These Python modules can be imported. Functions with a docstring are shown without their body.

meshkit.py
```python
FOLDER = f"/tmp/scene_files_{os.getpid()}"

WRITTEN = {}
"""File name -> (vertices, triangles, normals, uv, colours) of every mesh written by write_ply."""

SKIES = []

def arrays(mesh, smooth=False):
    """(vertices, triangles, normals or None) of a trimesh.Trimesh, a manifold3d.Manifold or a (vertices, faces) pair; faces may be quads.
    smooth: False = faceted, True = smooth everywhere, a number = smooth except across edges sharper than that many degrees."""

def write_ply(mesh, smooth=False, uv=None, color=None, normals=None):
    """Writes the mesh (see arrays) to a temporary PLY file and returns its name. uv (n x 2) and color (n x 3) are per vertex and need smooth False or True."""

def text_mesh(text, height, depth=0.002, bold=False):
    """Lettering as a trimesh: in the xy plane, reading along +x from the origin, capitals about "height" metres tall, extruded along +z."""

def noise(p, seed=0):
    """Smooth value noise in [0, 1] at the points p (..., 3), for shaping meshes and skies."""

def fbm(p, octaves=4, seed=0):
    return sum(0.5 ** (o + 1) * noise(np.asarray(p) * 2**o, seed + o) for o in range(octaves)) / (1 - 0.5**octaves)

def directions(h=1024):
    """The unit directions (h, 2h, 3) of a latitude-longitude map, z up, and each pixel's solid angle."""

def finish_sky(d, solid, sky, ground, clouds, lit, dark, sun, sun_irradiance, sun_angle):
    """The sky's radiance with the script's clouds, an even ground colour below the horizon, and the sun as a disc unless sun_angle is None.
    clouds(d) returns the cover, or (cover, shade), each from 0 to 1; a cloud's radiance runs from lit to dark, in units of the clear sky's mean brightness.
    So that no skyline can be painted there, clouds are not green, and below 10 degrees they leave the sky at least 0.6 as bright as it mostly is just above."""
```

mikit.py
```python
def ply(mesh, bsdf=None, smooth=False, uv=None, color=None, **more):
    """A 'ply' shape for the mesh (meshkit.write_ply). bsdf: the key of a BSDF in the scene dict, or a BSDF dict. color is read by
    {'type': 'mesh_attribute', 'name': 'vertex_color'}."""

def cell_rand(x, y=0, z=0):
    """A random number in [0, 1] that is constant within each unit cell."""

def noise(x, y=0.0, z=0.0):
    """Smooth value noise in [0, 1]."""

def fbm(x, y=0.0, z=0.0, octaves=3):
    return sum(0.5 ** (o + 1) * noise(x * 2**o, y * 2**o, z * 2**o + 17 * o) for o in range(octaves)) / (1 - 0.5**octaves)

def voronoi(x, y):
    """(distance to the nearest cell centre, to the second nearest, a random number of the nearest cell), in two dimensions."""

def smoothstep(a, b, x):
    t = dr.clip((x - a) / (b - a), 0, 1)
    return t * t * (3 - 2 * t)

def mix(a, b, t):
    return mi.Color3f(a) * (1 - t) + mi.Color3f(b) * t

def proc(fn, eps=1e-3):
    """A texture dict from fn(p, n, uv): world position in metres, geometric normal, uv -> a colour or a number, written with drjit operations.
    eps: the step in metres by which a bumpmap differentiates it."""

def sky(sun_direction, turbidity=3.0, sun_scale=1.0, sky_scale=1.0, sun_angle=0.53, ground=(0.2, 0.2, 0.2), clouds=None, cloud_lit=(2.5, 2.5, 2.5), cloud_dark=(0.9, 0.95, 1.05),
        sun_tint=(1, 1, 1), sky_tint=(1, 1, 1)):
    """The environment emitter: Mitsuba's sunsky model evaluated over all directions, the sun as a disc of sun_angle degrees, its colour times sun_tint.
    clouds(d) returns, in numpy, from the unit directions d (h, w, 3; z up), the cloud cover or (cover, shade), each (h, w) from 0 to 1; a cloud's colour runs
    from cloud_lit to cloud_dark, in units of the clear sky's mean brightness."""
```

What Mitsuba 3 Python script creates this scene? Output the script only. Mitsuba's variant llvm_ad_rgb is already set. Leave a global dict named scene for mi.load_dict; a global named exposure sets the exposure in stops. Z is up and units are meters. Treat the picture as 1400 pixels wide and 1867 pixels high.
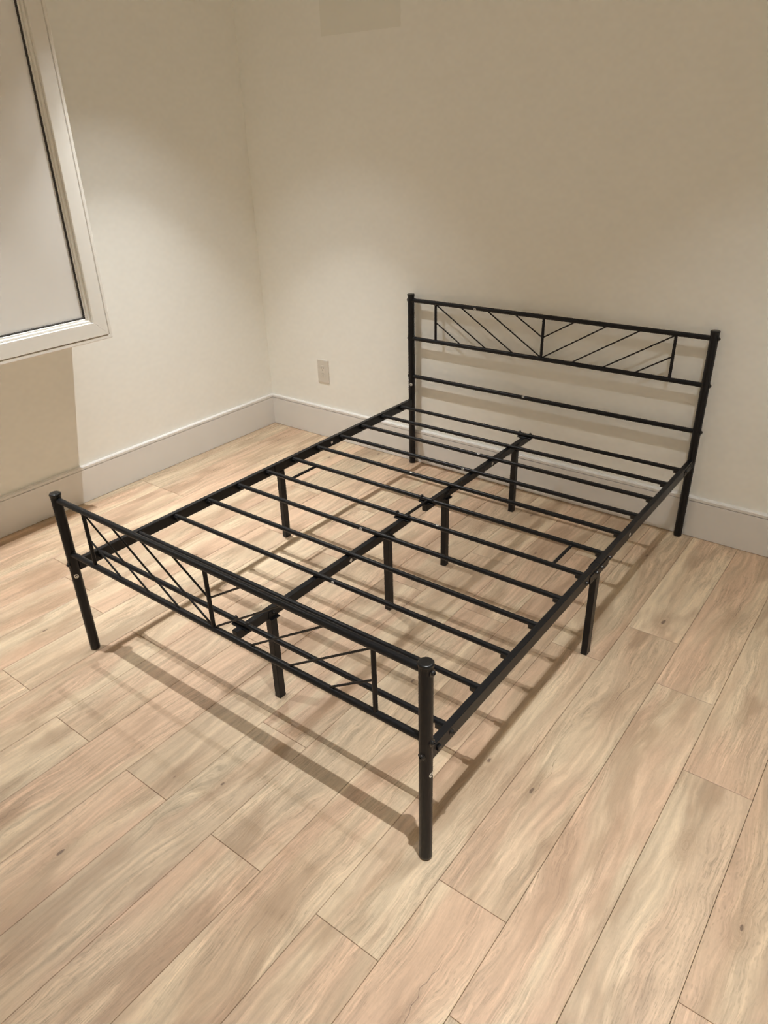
import math
import numpy as np
import trimesh
import mitsuba as mi
import drjit as dr
import mikit
from mikit import noise, fbm, cell_rand, smoothstep, mix, proc
from meshkit import text_mesh

T = mi.ScalarTransform4f
scene, labels = {}, {}
rng = np.random.default_rng(7)

# ------------------------------------------------------------------ camera, light, exposure
CAM = np.array([3.09739, -2.91085, 1.56099])
FWD = np.array([-0.54398, 0.69754, -0.46639])
UP = np.array([-0.26341, 0.38577, 0.88419])
scene['camera'] = {'type': 'perspective', 'fov': 56.0144, 'fov_axis': 'x', 'near_clip': 0.02,
                   'to_world': T().look_at(origin=CAM.tolist(), target=(CAM + FWD).tolist(), up=UP.tolist())}
exposure = 0.0
LAMP_RGB = [1.0, 1.015, 1.01]
LENS_RADIANCE = 4250.0                       # wide glow of the lens
BEAM_POWER = [17.4, 3.6, 13.6, 13.2]            # narrow core of each lamp's beam
BEAM_INNER, BEAM_OUTER = 7.0, 33.0
LAMP_XY = [(0.70, -0.89), (2.78, -0.90), (0.75, -2.11), (2.74, -2.11)]
CEIL, ROOM_X, ROOM_Y = 2.40, 3.52, -3.16


# ------------------------------------------------------------------ materials
def rgb(*c):
    return {'type': 'rgb', 'value': list(c)}


def mat(key, base, rough=0.5, **kw):
    scene[key] = {'type': 'twosided', 'bsdf': {'type': 'principled', 'base_color': base if isinstance(base, dict) else rgb(*base),
                                               'roughness': rough, **kw}}


def wall_fn(p, n, uv):
    a = fbm(p.x * 1.3 + 3.0, p.y * 1.3, p.z * 1.3)
    b = noise(p.x * 60, p.y * 60, p.z * 60)
    return mix((0.815, 0.817, 0.778), (0.835, 0.837, 0.798), a) * (0.985 + 0.03 * b)


def plank_fn(p, n, uv):
    """uv: metres across and along the plank, each plank with its own offset of 10 m, so that grain never runs across a joint."""
    u, v = uv.x, uv.y
    pid = dr.floor(u / 10.0)
    lu = u - pid * 10.0                       # 0 .. 0.178 across
    lv = v                                    # along
    r1, r2, r3 = cell_rand(pid, 3), cell_rand(pid, 11), cell_rand(pid, 29)
    ox, oy = r1 * 57.0, r2 * 83.0
    # one knot or swirl per 0.6 m cell on some planks; the grain bends around it
    cell = dr.floor((lv + r3) / 0.6)
    h1, h2, h3, h4 = cell_rand(pid, cell, 5), cell_rand(pid, cell, 6), cell_rand(pid, cell, 7), cell_rand(pid, cell, 8)
    kx, ky = 0.035 + 0.11 * h1, (cell + 0.25 + 0.5 * h2) * 0.6 - r3
    has = dr.select(h3 > 0.28, 1.0, 0.0)
    dx, dy = lu - kx, lv - ky
    pull = has * dr.exp(-(dr.square(dx / 0.035) + dr.square(dy / 0.13)))
    wob = (fbm(lu * 5 + ox, lv * 1.6 + oy) - 0.5) * 0.085 + (fbm(lu * 15 + ox, lv * 5.5 + oy) - 0.5) * 0.019 + (noise(lu * 45 + oy, lv * 24 + ox) - 0.5) * 0.0045
    g = lu + wob + dx * pull * 0.9 + 0.012 * pull * (noise(lu * 60 + oy, lv * 26 + ox) - 0.5)
    broad = fbm(g * 15 + ox, lv * 2.0 + oy)
    mid = fbm(g * 75 + oy, lv * 6.0 + ox, 0, 4)
    line = fbm(g * 330 + ox, lv * 13 + oy)
    tick = noise(g * 800 + oy, lv * 75 + ox)
    speck = noise(lu * 520 + ox, lv * 150 + oy)
    pale, tan, pink, grey, dark = (0.675, 0.535, 0.375), (0.54, 0.395, 0.27), (0.595, 0.41, 0.285), (0.595, 0.48, 0.34), (0.27, 0.172, 0.108)
    c = mix(tan, pale, smoothstep(0.26, 0.70, broad))
    c = mix(c, pink, smoothstep(0.38, 0.62, fbm(g * 10 + oy + 5, lv * 1.8 + ox)) * 0.8)
    c = mix(c, grey, smoothstep(0.50, 0.72, fbm(g * 7 + oy + 45, lv * 1.2 + ox + 9)) * (0.35 + 0.5 * r3))
    c = c * (0.80 + 0.40 * mid)
    bundle = smoothstep(0.40, 0.62, fbm(g * 22 + ox + 3, lv * 3.6 + oy))       # where the grain lines are strong
    c = c * (1.0 + (line - 0.5) * (0.16 + 0.34 * bundle))
    c = c * (1.0 - 0.17 * smoothstep(0.60, 0.86, tick) * (0.25 + 0.75 * bundle))
    c = c * (0.965 + 0.07 * speck)
    # cathedral arcs
    ring = dr.sin(g * 260 + 16.0 * fbm(lu * 6 + oy, lv * 1.1 + ox))
    c = c * (1.0 + 0.055 * ring * smoothstep(0.45, 0.65, fbm(lu * 9 + ox + 31, lv * 1.2 + oy)))
    c = c * (0.80 + 0.13 * r1)
    # brown clouds along the heartwood
    cloud = smoothstep(0.50, 0.76, fbm(g * 15 + ox + 40, lv * 4.2 + oy, 0, 4))
    c = mix(c, dark, cloud * (0.18 + 0.56 * mid))
    # knot: warm halo, rings, dark eye
    kd = dr.sqrt(dr.square(dx * 1.7) + dr.square(dy * 0.62)) + 0.014 * (fbm(lu * 70 + ox, lv * 40 + oy) - 0.5)
    c = mix(c, dark, has * smoothstep(0.075, 0.006, kd) * (0.22 + 0.30 * noise(kd * 620, h4 * 90)))
    c = mix(c, (0.13, 0.085, 0.06), has * dr.select(h4 > 0.4, 1.0, 0.0) * smoothstep(0.0075, 0.0035, kd) * 0.8)
    # hairline split that wanders along the grain from the knot
    s = dr.abs(dx + 0.034 * (fbm(lv * 6 + ox, 3) - 0.5) + 0.008 * (noise(lv * 55 + ox, 7) - 0.5))
    run = smoothstep(0.13, 0.04, dr.abs(dy - 0.08)) * smoothstep(0.25, 0.55, noise(lv * 16 + oy, 2))
    c = mix(c, (0.11, 0.07, 0.05), has * dr.select(cell_rand(pid, cell, 9) > 0.40, 1.0, 0.0) * run * smoothstep(0.0010, 0.0002, s) * 0.75)
    return c


mat('wall_paint', proc(wall_fn), 0.75, specular=0.25)
mat('trim_paint', (0.71, 0.705, 0.69), 0.42, specular=0.45)
mat('ceiling_paint', (0.89, 0.885, 0.86), 0.8, specular=0.2)
mat('darker_patch_tone', (0.765, 0.765, 0.71), 0.7, specular=0.25)  # wall colour, a little darker, for the rectangle on the back wall
mat('plank', proc(plank_fn), 0.46, specular=0.38)
mat('underlay', (0.10, 0.075, 0.055), 0.9)
mat('black_metal', (0.0040, 0.0044, 0.0060), 0.38, specular=0.32)
mat('black_plastic', (0.006, 0.006, 0.0065), 0.30, specular=0.4)
mat('bolt_steel', (0.010, 0.010, 0.011), 0.22, specular=0.6, metallic=0.2)
mat('sticker_paper', (0.62, 0.60, 0.57), 0.5)
mat('sticker_ink', (0.03, 0.03, 0.03), 0.5)
mat('vinyl', (0.76, 0.745, 0.70), 0.33, specular=0.5)
mat('gasket', (0.035, 0.032, 0.028), 0.6)
mat('blind_cloth', (0.80, 0.795, 0.775), 0.8)
mat('outlet_plastic', (0.62, 0.59, 0.53), 0.35, specular=0.5)
mat('slot_dark', (0.03, 0.027, 0.024), 0.6)
mat('can_baffle', (0.55, 0.54, 0.52), 0.6)
scene['window_glass'] = {'type': 'thindielectric', 'int_ior': 1.5}


# ------------------------------------------------------------------ mesh helpers
def numbered(key):
    if key not in scene:
        return key
    k = 1
    while f'{key}_{k:03d}' in scene:
        k += 1
    return f'{key}_{k:03d}'


def put(key, mesh, m, smooth=False, label=None, kind=None, cat=None, group=None, uv=None):
    key = numbered(key)
    scene[key] = mikit.ply(mesh, m, smooth=smooth, uv=uv)
    d = {}
    if label: d['label'] = label
    if cat: d['category'] = cat
    if kind: d['kind'] = kind
    if group: d['group'] = group
    if d: labels[key] = d
    return key


def cbox(lo, hi, c=0.0):
    """A box with chamfered edges."""
    lo, hi = np.minimum(lo, hi).astype(float), np.maximum(lo, hi).astype(float)
    if c <= 0:
        return trimesh.creation.box(bounds=[lo, hi])
    pts = []
    for sx in (0, 1):
        for sy in (0, 1):
            for sz in (0, 1):
                p = np.array([(lo, hi)[s][i] for i, s in enumerate((sx, sy, sz))])
                d = np.array([c if s == 0 else -c for s in (sx, sy, sz)])
                for k in range(3):
                    q = p + d
                    q[k] = p[k]
                    pts.append(q)
    return trimesh.convex.convex_hull(np.array(pts))


def frame_to(d):
    d = np.asarray(d, float) / np.linalg.norm(d)
    a = np.array([0, 0, 1.0]) if abs(d[2]) < 0.9 else np.array([1.0, 0, 0])
    x = np.cross(a, d); x /= np.linalg.norm(x)
    m = np.eye(4)
    m[:3, 0], m[:3, 1], m[:3, 2] = x, np.cross(d, x), d
    return m


def tube(a, b, r, n=24):
    a, b = np.asarray(a, float), np.asarray(b, float)
    L = np.linalg.norm(b - a)
    m = trimesh.creation.cylinder(radius=r, height=L, sections=n)
    M = frame_to(b - a)
    M[:3, 3] = (a + b) / 2
    m.apply_transform(M)
    return m


def lathe(profile, origin, axis=(0, 0, 1), n=28):
    m = trimesh.creation.revolve(np.array(profile, float), sections=n)
    M = frame_to(axis)
    M[:3, 3] = origin
    m.apply_transform(M)
    return m


def join(ms):
    return trimesh.util.concatenate(ms)


def extrude_x(poly_yz, x0, x1):
    """Profile in (y, z) swept along x."""
    from shapely.geometry import Polygon
    m = trimesh.creation.extrude_polygon(Polygon(poly_yz), x1 - x0)
    M = np.array([[0, 0, 1, x0], [1, 0, 0, 0], [0, 1, 0, 0], [0, 0, 0, 1.0]])
    m.apply_transform(M)
    return m


def extrude_y(poly_xz, y0, y1):
    from shapely.geometry import Polygon
    m = trimesh.creation.extrude_polygon(Polygon(poly_xz), y1 - y0)
    M = np.array([[1, 0, 0, 0], [0, 0, 1, y0], [0, 1, 0, 0], [0, 0, 0, 1.0]])
    m.apply_transform(M)
    m.fix_normals()
    return m


# ------------------------------------------------------------------ the room
put('wall_back', cbox((-0.12, 0, -0.02), (ROOM_X + 0.12, 0.12, CEIL)), 'wall_paint', kind='structure', label='cream painted wall behind the bed headboard')
put('wall_left', cbox((-0.12, ROOM_Y, -0.02), (0, 0, CEIL)), 'wall_paint', kind='structure', label='cream painted wall on the left that carries the window')
put('wall_right', cbox((ROOM_X, ROOM_Y, -0.02), (ROOM_X + 0.12, 0, CEIL)), 'wall_paint', kind='structure', label='cream painted wall right of the bed, outside the frame')
put('wall_front', cbox((-0.12, ROOM_Y - 0.12, -0.02), (ROOM_X + 0.12, ROOM_Y, CEIL)), 'wall_paint', kind='structure', label='cream painted wall behind the camera')
put('wall_back__darker_patch', cbox((0.549, -0.0006, 1.944), (0.991, 0.0, 2.20)), 'darker_patch_tone', label='faint darker rectangle high on the wall')  # thin sheet, a little darker than the wall around it

# ceiling with four round openings for the downlights
from shapely.geometry import Polygon, Point
cp = Polygon([(-0.12, ROOM_Y - 0.12), (ROOM_X + 0.12, ROOM_Y - 0.12), (ROOM_X + 0.12, 0.12), (-0.12, 0.12)])
for (x, y) in LAMP_XY:
    cp = cp.difference(Point(x, y).buffer(0.053, 24))
cm = trimesh.creation.extrude_polygon(cp, 0.14)
cm.apply_translation((0, 0, CEIL))
put('ceiling', cm, 'ceiling_paint', kind='structure', label='white ceiling with recessed downlights above the room')

# floor: dark underlay and planks laid lengthwise to the bed
put('floor', cbox((0, ROOM_Y, -0.05), (ROOM_X, 0, -0.0085)), 'underlay', kind='structure', label='light oak plank floor')
PITCH, X0, GAP, PLEN = 0.1781, 3.038 - 0.1781 * 17, 0.0011, 1.2035
JOINT = {0: -1.002, 1: -1.002, 2: -1.70, 3: -0.55, 4: -1.812, 5: -0.996, 6: -1.815, 7: -1.012, 8: -1.60, 9: -1.012, 10: -1.86, 11: -1.012,
         12: -0.42, 13: -1.012, 14: -0.777, 15: -1.012, 16: -1.315, 17: -0.719, 18: -1.10, 19: -0.40}


def plank_mesh(xa, xb, ya, yb, pid):
    c, h = 0.0013, 0.008
    xs = [xa, xa + c, xb - c, xb]
    ys = [ya, ya + c, yb - c, yb]
    v, f = [], []
    top = [(xs[1], ys[1], 0), (xs[2], ys[1], 0), (xs[2], ys[2], 0), (xs[1], ys[2], 0)]
    edge = [(xs[0], ys[0], -c * 0.7), (xs[3], ys[0], -c * 0.7), (xs[3], ys[3], -c * 0.7), (xs[0], ys[3], -c * 0.7)]
    bot = [(x, y, -h) for x, y, _ in edge]
    v = np.array(top + edge + bot, float)
    f = [(0, 1, 2), (0, 2, 3)]
    for k in range(4):
        a, b = k, (k + 1) % 4
        f += [(4 + a, 4 + b, b), (4 + a, b, a), (8 + a, 8 + b, 4 + b), (8 + a, 4 + b, 4 + a)]
    uv = np.c_[v[:, 0] - xa + 10.0 * pid, v[:, 1]]
    return trimesh.Trimesh(v, f, process=False), uv


pid = 1
for col in range(-1, 20):
    xa, xb = max(X0 + PITCH * col, 0.004), min(X0 + PITCH * (col + 1), ROOM_X - 0.004)
    if xb - xa < 0.02:
        continue
    j = JOINT.get(col, -0.8)
    cuts = sorted({-0.004, ROOM_Y + 0.004} | {c for c in (j + PLEN * k for k in range(-4, 5)) if ROOM_Y + 0.05 < c < -0.05})
    for ya, yb in zip(cuts[:-1], cuts[1:]):
        m, uv = plank_mesh(xa + GAP / 2, xb - GAP / 2, ya + GAP / 2, yb - GAP / 2, pid)
        put('floor__plank', m, 'plank', uv=uv)
        pid += 1

# baseboards: flat board, fine groove under a small cap, bevelled top
BT = 0.018
prof = [(0, 0.002), (BT, 0.002), (BT, 0.1624), (BT - 0.006, 0.1632), (BT - 0.006, 0.1656), (BT, 0.1664), (BT, 0.1765), (BT - 0.0035, 0.1800), (0.0, 0.1812)]


def base_x(x0, x1, y, s):
    return extrude_x([(y + s * d, z) for d, z in prof], x0, x1)


def base_y(y0, y1, x, s):
    return extrude_y([(x + s * d, z) for d, z in prof], y0, y1)


put('baseboard_back', base_x(0, ROOM_X, 0, -1), 'trim_paint', kind='structure', label='tall white baseboard along the wall behind the bed')
put('baseboard_left', base_y(ROOM_Y, -BT, 0, 1), 'trim_paint', kind='structure', label='tall white baseboard along the wall below the window')
put('baseboard_right', base_y(ROOM_Y, -BT, ROOM_X, -1), 'trim_paint', kind='structure', label='tall white baseboard along the wall right of the bed')
put('baseboard_front', base_x(BT, ROOM_X - BT, ROOM_Y, 1), 'trim_paint', kind='structure', label='tall white baseboard along the wall behind the camera')

# ------------------------------------------------------------------ the window: white framed unit standing 0.31 m out from the left wall
WX = 0.307
Y1, Y0, Z0, Z1 = -1.1725, -2.27, 0.8140, 2.17      # outer edges


def ring_frame(y0, y1, z0, z1, w, x0, x1, ch):
    """Four mitred members (left, right, bottom, top) of width w; ch = chamfer on the inner and outer front edges."""
    out = []
    o = np.array([(y0, z0), (y1, z0), (y1, z1), (y0, z1)], float)
    i = np.array([(y0 + w, z0 + w), (y1 - w, z0 + w), (y1 - w, z1 - w), (y0 + w, z1 - w)], float)
    cin = np.array([(1, 1), (-1, 1), (-1, -1), (1, -1)], float)
    e = 0.00025
    for k, nm in enumerate(('bottom', 'right', 'top', 'left')):
        a, b = k, (k + 1) % 4
        t = (o[b] - o[a]) / np.linalg.norm(o[b] - o[a])
        pts = []
        for (P, s, q) in ((o, 1, a), (o, 1, b), (i, -1, a), (i, -1, b)):
            side = t * (e if q == a else -e)
            base = P[q] + side
            pts.append((x0, *base))
            pts.append((x1 - ch, *base))
            pts.append((x1, *(base + s * ch * cin[q])))
        out.append(trimesh.convex.convex_hull(np.array(pts)))
    return out


put('window_1', join([cbox((0.0, Y0 + 0.012, Z0 + 0.010), (0.012, Y1 - 0.012, Z1 - 0.010)), cbox((0.012, Y1 - 0.030, Z0 + 0.010), (WX - 0.03, Y1 - 0.010, Z1 - 0.01)),
                      cbox((0.012, Y0 + 0.010, Z0 + 0.010), (WX - 0.03, Y0 + 0.030, Z1 - 0.01)), cbox((0.012, Y0 + 0.03, Z0 + 0.0101), (WX - 0.03, Y1 - 0.03, Z0 + 0.03)),
                      cbox((0.012, Y0 + 0.03, Z1 - 0.03), (WX - 0.03, Y1 - 0.03, Z1 - 0.0101))]),
    'vinyl', kind='structure', label='white framed window unit standing out from the left wall, pale blind behind its pane')
for m in ring_frame(Y0, Y1, Z0, Z1, 0.0150, WX - 0.032, WX - 0.001, 0.0026):
    put('window_1__frame_strip', m, 'vinyl')
G = 0.0180
for m in ring_frame(Y0 + G, Y1 - G, Z0 + G, Z1 - G, 0.060, WX - 0.030, WX + 0.001, 0.0018):
    put('window_1__sash_rail', m, 'vinyl')
B = G + 0.060
for m in ring_frame(Y0 + B, Y1 - B, Z0 + B, Z1 - B, 0.009, WX - 0.036, WX - 0.010, 0.002):
    put('window_1__glazing_bead', m, 'vinyl')
B2 = B + 0.009
for m in ring_frame(Y0 + B2, Y1 - B2, Z0 + B2, Z1 - B2, 0.007, WX - 0.040, WX - 0.0225, 0.0015):
    put('window_1__glazing_bead', m, 'vinyl')
B3 = B2 + 0.007
for m in ring_frame(Y0 + B3, Y1 - B3, Z0 + B3, Z1 - B3, 0.006, WX - 0.040, WX - 0.027, 0.001):
    put('window_1__gasket', m, 'gasket', label='thin black rubber seal around the pane')
B4 = B3 + 0.003
yy, zz = (Y0 + B4, Y1 - B4), (Z0 + B4, Z1 - B4)
gl = trimesh.Trimesh([(WX - 0.030, yy[0], zz[0]), (WX - 0.030, yy[1], zz[0]), (WX - 0.030, yy[1], zz[1]), (WX - 0.030, yy[0], zz[1])], [(0, 1, 2), (0, 2, 3)], process=False)
put('window_1__pane', gl, 'window_glass', label='clear glass pane')
put('window_1__blind', cbox((WX - 0.040, yy[0], zz[0]), (WX - 0.033, yy[1], zz[1])), 'blind_cloth', label='plain pale blind filling the pane')

# ------------------------------------------------------------------ duplex outlet on the back wall
OX, OZ = 0.4297, 0.3855
plate = trimesh.convex.convex_hull(np.array([(OX + sx * w, y, OZ + sz * h) for (w, h, y) in ((0.0405, 0.0655, 0.0), (0.0405, 0.0655, -0.0035), (0.037, 0.062, -0.0065)) for sx in (-1, 1) for sz in (-1, 1)]))
put('electrical_outlet', plate, 'outlet_plastic', label='white double electrical outlet low on the back wall left of the headboard', cat='outlet')
put('electrical_outlet__receptacle', cbox((OX - 0.0168, -0.0080, OZ - 0.0335), (OX + 0.0168, -0.0060, OZ + 0.0335), 0.0008), 'outlet_plastic')
for dz in (0.0165, -0.0165):
    for dx, h in ((-0.0065, 0.0042), (0.0065, 0.0034)):
        put('electrical_outlet__slot', cbox((OX + dx - 0.0012, -0.0084, OZ + dz + 0.0040 - h), (OX + dx + 0.0012, -0.0078, OZ + dz + 0.0040 + h)), 'slot_dark', label='dark blade slot')
    put('electrical_outlet__ground_hole', tube((OX, -0.0078, OZ + dz - 0.0075), (OX, -0.0084, OZ + dz - 0.0075), 0.0026, 14), 'slot_dark', label='dark round hole')

# ------------------------------------------------------------------ the bed
BX0, BX1, BYH, BYF = 1.058, 2.443, -0.0376, -1.947
BM, PR, RR = 0.5 * (1.058 + 2.443), 0.016, 0.0095
HH, HF = 0.875, 0.600
BED = 'bed_frame'


def post(x, y, h):
    key = put(BED + '__post', lathe([(0, 0.003), (PR - 0.003, 0.003), (PR, 0.006), (PR, h - 0.012), (0, h - 0.012)], (x, y, 0), n=40), 'black_metal', smooth=35)
    put(key + '__cap', lathe([(0, h - 0.013), (PR + 0.0005, h - 0.013), (PR + 0.0012, h - 0.011), (PR + 0.0006, h - 0.009), (PR + 0.0016, h - 0.0075), (PR + 0.0022, h - 0.005), (PR + 0.0014, h - 0.0022), (PR - 0.001, h - 0.0006), (PR - 0.004, h), (0, h)], (x, y, 0), n=40),
        'black_plastic', smooth=50, label='flared black plastic cap')
    put(key + '__foot', lathe([(0, 0), (PR - 0.0045, 0), (PR - 0.0015, 0.0015), (PR + 0.0002, 0.005), (PR + 0.0002, 0.010), (0, 0.010)], (x, y, 0), n=40), 'black_plastic', smooth=50)
    return key


P_HL, P_HR = post(BX0, BYH, HH), post(BX1, BYH, HH)
P_FL, P_FR = post(BX0, BYF, HF), post(BX1, BYF, HF)


def bolt(parent, pos, axis, washer=True, r=0.0062):
    prof_ = [(0, 0)] + ([(0.0095, 0), (0.0095, 0.0014), (r + 0.0006, 0.0018)] if washer else [(r + 0.0006, 0)]) + \
            [(r, 0.0026), (r * 0.93, 0.0045), (r * 0.72, 0.0060), (r * 0.45, 0.0065), (r * 0.40, 0.0045), (0, 0.0045)]
    put(parent + '__bolt', lathe(prof_, pos, axis, n=20), 'bolt_steel', smooth=40, label='small round black bolt head')


def sticker(parent, center, axis_dir, r, ang0, size=0.0063):
    """A round paper sticker bent around a tube of radius r whose axis runs along axis_dir through center; ang0 in degrees picks the side."""
    M = frame_to(axis_dir)

    def patch(rad, off, a0=0.0, a1=360.0, rin=0.0, n=22):
        t = np.radians(np.linspace(a0, a1, n))
        rr_ = [rin] + [rin + (rad - rin) * k / 3 for k in (1, 2, 3)]
        v = np.array([[q * math.cos(a), q * math.sin(a)] for q in rr_ for a in t])
        th = math.radians(ang0) + v[:, 0] / r
        R_ = r + off
        w = np.c_[R_ * np.cos(th), R_ * np.sin(th), v[:, 1]] @ M[:3, :3].T + np.asarray(center, float)
        f = []
        for k in range(3):
            for i in range(n - 1):
                a, b = k * n + i, k * n + i + 1
                f += [(a, a + n, b), (b, a + n, b + n)]
        return trimesh.Trimesh(w, f, process=False)
    key = put(parent + '__sticker', patch(size, 0.0002), 'sticker_paper', smooth=True, label='tiny round white part sticker')
    ink = patch(size * 0.52, 0.0004, 35, 325, size * 0.24)
    return key, ink


# headboard and footboard: rails, three uprights, ten diagonal rods each
def end_panel(nm, y, rails, z0, z1):
    keys = []
    for z in rails:
        keys.append(put(f'{BED}__{nm}_rail', tube((BX0 + PR * 0.55, y, z), (BX1 - PR * 0.55, y, z), RR), 'black_metal', smooth=35))
    U = [BX0 + 0.1415, BM, BX1 - 0.1385]
    for x in U:
        put(f'{BED}__{nm}_upright', tube((x, y, z0 - RR * 0.6), (x, y, z1 + RR * 0.6), 0.0060, 16), 'black_metal', smooth=35)
    rr_ = 0.0029
    zt, zb = z1 - RR * 0.6, z0 + RR * 0.6
    zm = 0.5 * (z0 + z1)
    pt = (U[1] - U[0]) / 4.0
    for s, xa in ((1, U[0]), (-1, U[2])):
        X = lambda k: xa + s * pt * k
        segs = [((xa, zm + 0.002), (X(1.02), zb))] + [((X(k), zt), (X(k + 2), zb)) for k in (0, 1, 2)] + [((X(3), zt), (U[1], zm + 0.002))]
        for (x0, za), (x1, zc) in segs:
            put(f'{BED}__{nm}_rod', tube((x0, y, za), (x1, y, zc), rr_, 12), 'black_metal', smooth=35)
    return keys


HZ = (0.845, 0.663, 0.473)
FZ = (0.577, 0.383)
HK = end_panel('headboard', BYH, HZ, HZ[1], HZ[0])
FK = end_panel('footboard', BYF, FZ, FZ[1], FZ[0])
for z in HZ:
    bolt(P_HL, (BX0 - PR + 0.0006, BYH, z), (-1, 0, 0))
    bolt(P_HR, (BX1 + PR - 0.0006, BYH, z), (1, 0, 0))
for z in FZ:
    bolt(P_FL, (BX0 - PR + 0.0006, BYF, z), (-1, 0, 0))
    bolt(P_FR, (BX1 + PR - 0.0006, BYF, z), (1, 0, 0))

# side rails, each in two lengths that meet over the middle leg
RT, RB, RW = 0.355, 0.3162, 0.0095
YM = -1.000
RAIL = {}
for s, x in ((-1, BX0 + 0.002), (1, BX1 - 0.0005)):
    for nm, (ya, yb) in (('foot', (BYF + PR * 0.8, YM - 0.0008)), ('head', (YM + 0.0008, BYH - PR * 0.8))):
        RAIL[s, nm] = put(f'{BED}__side_rail', cbox((x - RW, ya, RB), (x + RW, yb, RT), 0.0016), 'black_metal')
    # bolted joining plate on the outer face, at the middle leg
    o = x + s * RW
    jk = put(f'{BED}__joint_plate', cbox((o - s * 0.0004, -1.072, RB - 0.003), (o + s * 0.0028, -0.925, RB + 0.0255), 0.0008), 'black_metal')
    put(jk + '__lip', cbox((x - s * (RW + 0.0022), -1.035, RB + 0.004), (x - s * (RW - 0.0004), -0.955, RT + 0.0010), 0.0006), 'black_metal')
    for y in (-1.094, -1.021, -0.982, -0.912):
        bolt(jk, (o + s * (0.0026 if -1.07 < y < -0.93 else -0.0002), y, RB + 0.0155), (s, 0, 0), washer=False, r=0.0056)
    # bolts at the post ends
    bolt(RAIL[s, 'foot'], (o - s * 0.0002, -1.856, RB + 0.022), (s, 0, 0))
    put(RAIL[s, 'foot'] + '__nut', cbox((o - s * 0.0004, -1.9180, RB + 0.013), (o + s * 0.0060, -1.9035, RB + 0.0275), 0.0022), 'bolt_steel', label='square black nut')
    put(RAIL[s, 'head'] + '__end_plate', cbox((o - s * 0.0004, -0.148, RB + 0.006), (o + s * 0.0022, BYH - 0.010, RB + 0.030), 0.0006), 'black_metal')
    for y in (-0.125, -0.062):
        bolt(RAIL[s, 'head'], (o + s * 0.0018, y, RB + 0.018), (s, 0, 0), washer=False, r=0.0056)
bolt(P_FR, (BX1, BYF - PR + 0.0006, 0.345), (0, -1, 0))
bolt(P_FL, (BX0, BYF - PR + 0.0006, 0.345), (0, -1, 0))
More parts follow.
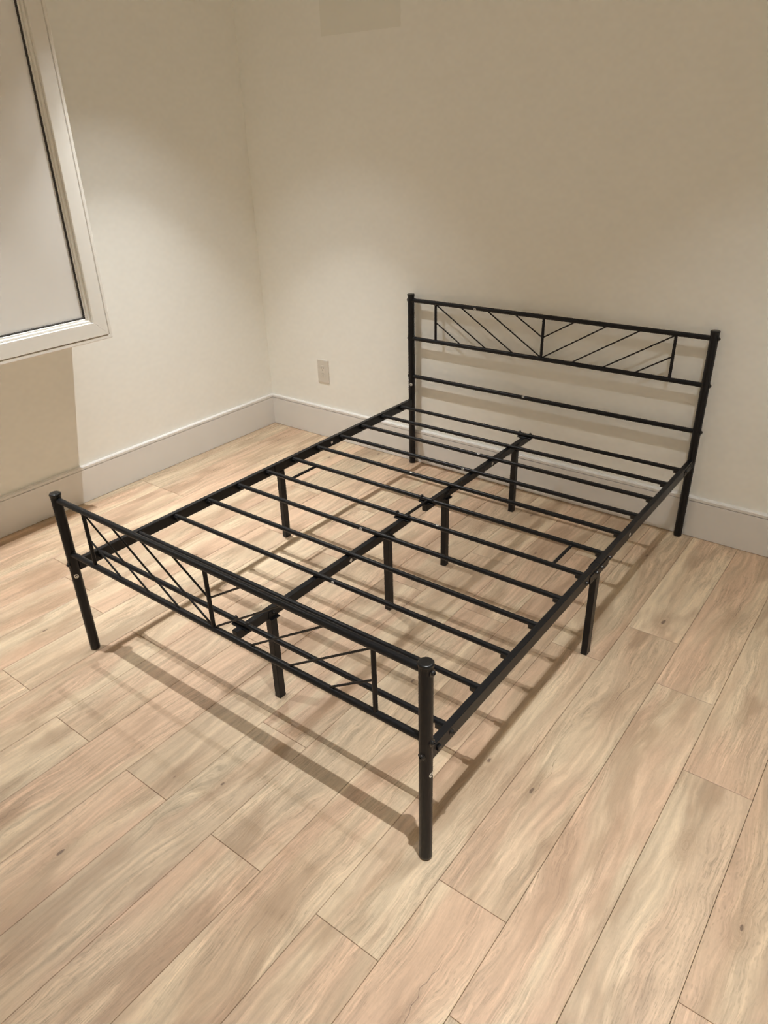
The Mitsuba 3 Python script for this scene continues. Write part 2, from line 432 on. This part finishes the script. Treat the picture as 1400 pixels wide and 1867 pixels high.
bolt(P_FL, (BX0 - PR + 0.0006, BYF, 0.320), (-1, 0, 0))

# twelve round slats with black plastic end sleeves
SZ, SR, SY0, SP = 0.3445, 0.0080, -0.146, 0.1551
XI0, XI1 = BX0 + 0.002 + RW, BX1 - 0.0005 - RW
SLAT = []
for i in range(12):
    y = SY0 - SP * i
    k = put(f'{BED}__slat', tube((XI0 - 0.002, y, SZ), (XI1 + 0.002, y, SZ), SR, 22), 'black_metal', smooth=35)
    SLAT.append(k)
    for xa, xb in ((XI0 - 0.0008, XI0 + 0.021), (XI1 - 0.023, XI1 + 0.0008)):
        put(k + '__end_sleeve', cbox((xa, y - 0.0112, SZ - 0.0135), (xb, y + 0.0112, SZ + 0.0020), 0.0014), 'black_plastic')

# centre rail in two lengths, clamped below the slats
CX, CW, CT, CB = BM + 0.0030, 0.0100, 0.3362, 0.3065
CRAIL = []
for ya, yb in ((-1.884, -1.062), (-0.945, -0.112)):
    CRAIL.append(put(f'{BED}__center_rail', cbox((CX - CW, ya, CB), (CX + CW, yb, CT), 0.0014), 'black_metal'))
for ri, i in ((1, 0), (1, 5), (0, 6), (0, 11)):
    y = SY0 - SP * i
    ck = put(f'{BED}__clamp_plate', cbox((CX - 0.034, y - 0.0125, CT - 0.0045), (CX + 0.034, y + 0.0125, CT + 0.0015), 0.001), 'black_metal')
    for dx in (-0.025, 0.025):
        bolt(ck, (CX + dx, y, SZ + SR - 0.0008), (0, 0, 1), washer=False, r=0.0055)
        put(ck + '__nut', tube((CX + dx, y, CT - 0.0105), (CX + dx, y, CT - 0.004), 0.0052, 6), 'bolt_steel')
# thin ties between the two middle slats
for x in (BX0 + 0.139, CX + 0.001, BX1 - 0.116):
    put(f'{BED}__tie_bar', tube((x, SY0 - SP * 5, SZ - 0.003), (x, SY0 - SP * 6, SZ - 0.003), 0.0055, 16), 'black_metal', smooth=35)

# square support legs: two under the side rails, four under the centre rail
for x, y, w, d, top in ((BX0 + 0.002, -0.996, 0.0105, 0.0145, RB - 0.0005), (BX1 - 0.0005, -0.999, 0.0105, 0.0145, RB - 0.0005),
                        (CX, -1.744, 0.0115, 0.0125, CB - 0.0005), (CX, -1.172, 0.0115, 0.0125, CB - 0.0005), (CX, -0.800, 0.0115, 0.0125, CB - 0.0005), (CX, -0.234, 0.0115, 0.0125, CB - 0.0005)):
    k = put(f'{BED}__support_leg', cbox((x - w, y - d, 0.004), (x + w, y + d, top), 0.0014), 'black_metal')
    put(k + '__foot_pad', cbox((x - w - 0.0004, y - d - 0.0004, 0), (x + w + 0.0004, y + d + 0.0004, 0.006), 0.0010), 'black_plastic')
    if w > 0.011:
        put(k + '__bracket', join([cbox((x - 0.0205, y - 0.018, top - 0.004), (x + 0.0205, y + 0.018, top + 0.0004), 0.0006),
                                   cbox((x - CW - 0.0022, y - 0.018, top - 0.004), (x - CW + 0.0002, y + 0.018, CT - 0.006), 0.0005),
                                   cbox((x + CW - 0.0002, y - 0.018, top - 0.004), (x + CW + 0.0022, y + 0.018, CT - 0.006), 0.0005)]), 'black_metal')
        for s in (-1, 1):
            bolt(k, (x + s * (CW + 0.0018), y, CB + 0.015), (s, 0, 0), washer=False, r=0.0048)

labels[BED] = {'label': 'black metal double bed frame with slats and no mattress, headboard against the back wall', 'category': 'bed'}

# part stickers (round, white, a dark letter-like mark)
inks = []


def stick(parent, c, axis, r, ang, size=0.0063):
    key, ink = sticker(parent, c, axis, r, ang, size)
    put(key + '__mark', ink, 'sticker_ink', smooth=True)


# angles are measured in each tube's own frame (see frame_to): for a vertical tube 0 = +y, 90 = -x in that frame
def ang_for(axis, direction):
    M = frame_to(axis)
    d = M[:3, :3].T @ np.asarray(direction, float)
    return math.degrees(math.atan2(d[1], d[0]))


stick(P_FR, (BX1, BYF, 0.2865), (0, 0, 1), PR, ang_for((0, 0, 1), (1, -0.05, 0)), 0.0072)
stick(P_FL, (BX0, BYF, 0.303), (0, 0, 1), PR, ang_for((0, 0, 1), (2.04, -1.1, 0)), 0.0080)
stick(P_HL, (BX0, BYH, 0.432), (0, 0, 1), PR, ang_for((0, 0, 1), (1.2, -2.9, 0)), 0.0072)
for i, x, d in ((2, 1.698, (0, -0.2, 1)), (3, 1.719, (0, -1, 0.25)), (4, 1.570, (0, -0.1, 1)), (6, 1.899, (0, 0.1, 1)), (7, 1.689, (0, -1, 0.1)), (9, 1.829, (0, -1, -0.1))):
    stick(SLAT[i], (x, SY0 - SP * i, SZ), (1, 0, 0), SR, ang_for((1, 0, 0), d))
stick(HK[0], (1.415, BYH, HZ[0]), (1, 0, 0), RR, ang_for((1, 0, 0), (0, -1, -0.3)))
stick(HK[2], (1.681, BYH, HZ[2]), (1, 0, 0), RR, ang_for((1, 0, 0), (0, -0.8, 1)))


def flat_sticker(parent, pos, nx):
    a = tube(pos, np.array(pos) + (nx * 0.0003, 0, 0), 0.0065, 20)
    key = put(parent + '__sticker', a, 'sticker_paper', label='tiny round white part sticker')
    put(key + '__mark', tube(np.array(pos) + (nx * 0.0002, 0, 0), np.array(pos) + (nx * 0.0005, 0, 0), 0.0022, 12), 'sticker_ink')


flat_sticker(CRAIL[1], (CX + CW, -0.453, 0.3195), 1)
flat_sticker(CRAIL[0], (CX + CW, -1.384, 0.318), 1)
flat_sticker(RAIL[-1, 'head'], (BX0 + 0.002 + RW, -0.675, 0.334), 1)
flat_sticker(RAIL[1, 'head'], (BX1 - 0.0005 + RW, -0.736, 0.333), 1)

# a crumb on the planks
cr = trimesh.creation.icosphere(subdivisions=2, radius=1.0)
cr.vertices = cr.vertices * (0.0024, 0.0019, 0.0012) * (1 + 0.25 * np.sin(cr.vertices @ np.array([3.0, 5.0, 2.0])))[:, None] + (1.350, -1.436, 0.0012)
put('floor_crumb', cr, 'bolt_steel', smooth=True, label='tiny black crumb on the floor planks under the left half of the bed', cat='crumb')

# ------------------------------------------------------------------ recessed ceiling downlights
POS = ['above the left head corner of the bed', 'above the right head corner of the bed', 'above the left foot corner of the bed', 'above the right foot corner of the bed']
CAN_R, DISC_R, DEPTH = 0.050, 0.014, 0.066
for (x, y), where, beam in zip(LAMP_XY, POS, BEAM_POWER):
    k = 0
    while True:
        name = 'ceiling_downlight' + ('' if k == 0 else f'_{k:03d}')
        if name + '__trim_ring' not in scene:
            break
        k += 1
    labels[name] = {'label': f'small round recessed downlight in the ceiling {where}', 'category': 'ceiling light', 'group': 'recessed ceiling downlights'}
    put(name + '__trim_ring', lathe([(CAN_R - 0.001, 0.001), (CAN_R, -0.003), (CAN_R + 0.008, -0.0035), (CAN_R + 0.014, -0.0015), (CAN_R + 0.0145, 0.0002), (CAN_R - 0.001, 0.001)], (x, y, CEIL - 0.0004), n=40), 'vinyl', smooth=40)
    put(name + '__baffle', lathe([(CAN_R, 0.0), (CAN_R, DEPTH + 0.004), (0.0, DEPTH + 0.004), (0.0, DEPTH + 0.006), (CAN_R + 0.0015, DEPTH + 0.006), (CAN_R + 0.0015, 0.0), (CAN_R, 0.0)], (x, y, CEIL), n=40), 'can_baffle', smooth=40)
    disc = trimesh.creation.cylinder(radius=DISC_R, height=0.001, sections=32)
    v, f = disc.vertices, disc.faces
    keep = (v[f][:, :, 2].max(1) < 0)
    disc = trimesh.Trimesh(v, f[keep], process=True)
    disc.apply_translation((x, y, CEIL + DEPTH))
    key = put(name + '__lens', disc, 'vinyl')
    scene[key]['emitter'] = {'type': 'area', 'radiance': rgb(*[c * LENS_RADIANCE for c in LAMP_RGB])}
    for q in range(3):                       # three chips behind the lens
        ax, ay = x + 0.004 * math.cos(2.1 * q + x), y + 0.004 * math.sin(2.1 * q + x)
        scene[f'{name}__beam_{q + 1:03d}'] = {'type': 'spot', 'intensity': rgb(*[c * beam / 3 for c in LAMP_RGB]), 'beam_width': BEAM_INNER, 'cutoff_angle': BEAM_OUTER,
                                              'to_world': T().look_at(origin=[ax, ay, CEIL + DEPTH - 0.004], target=[ax, ay, 0], up=[0, 1, 0])}
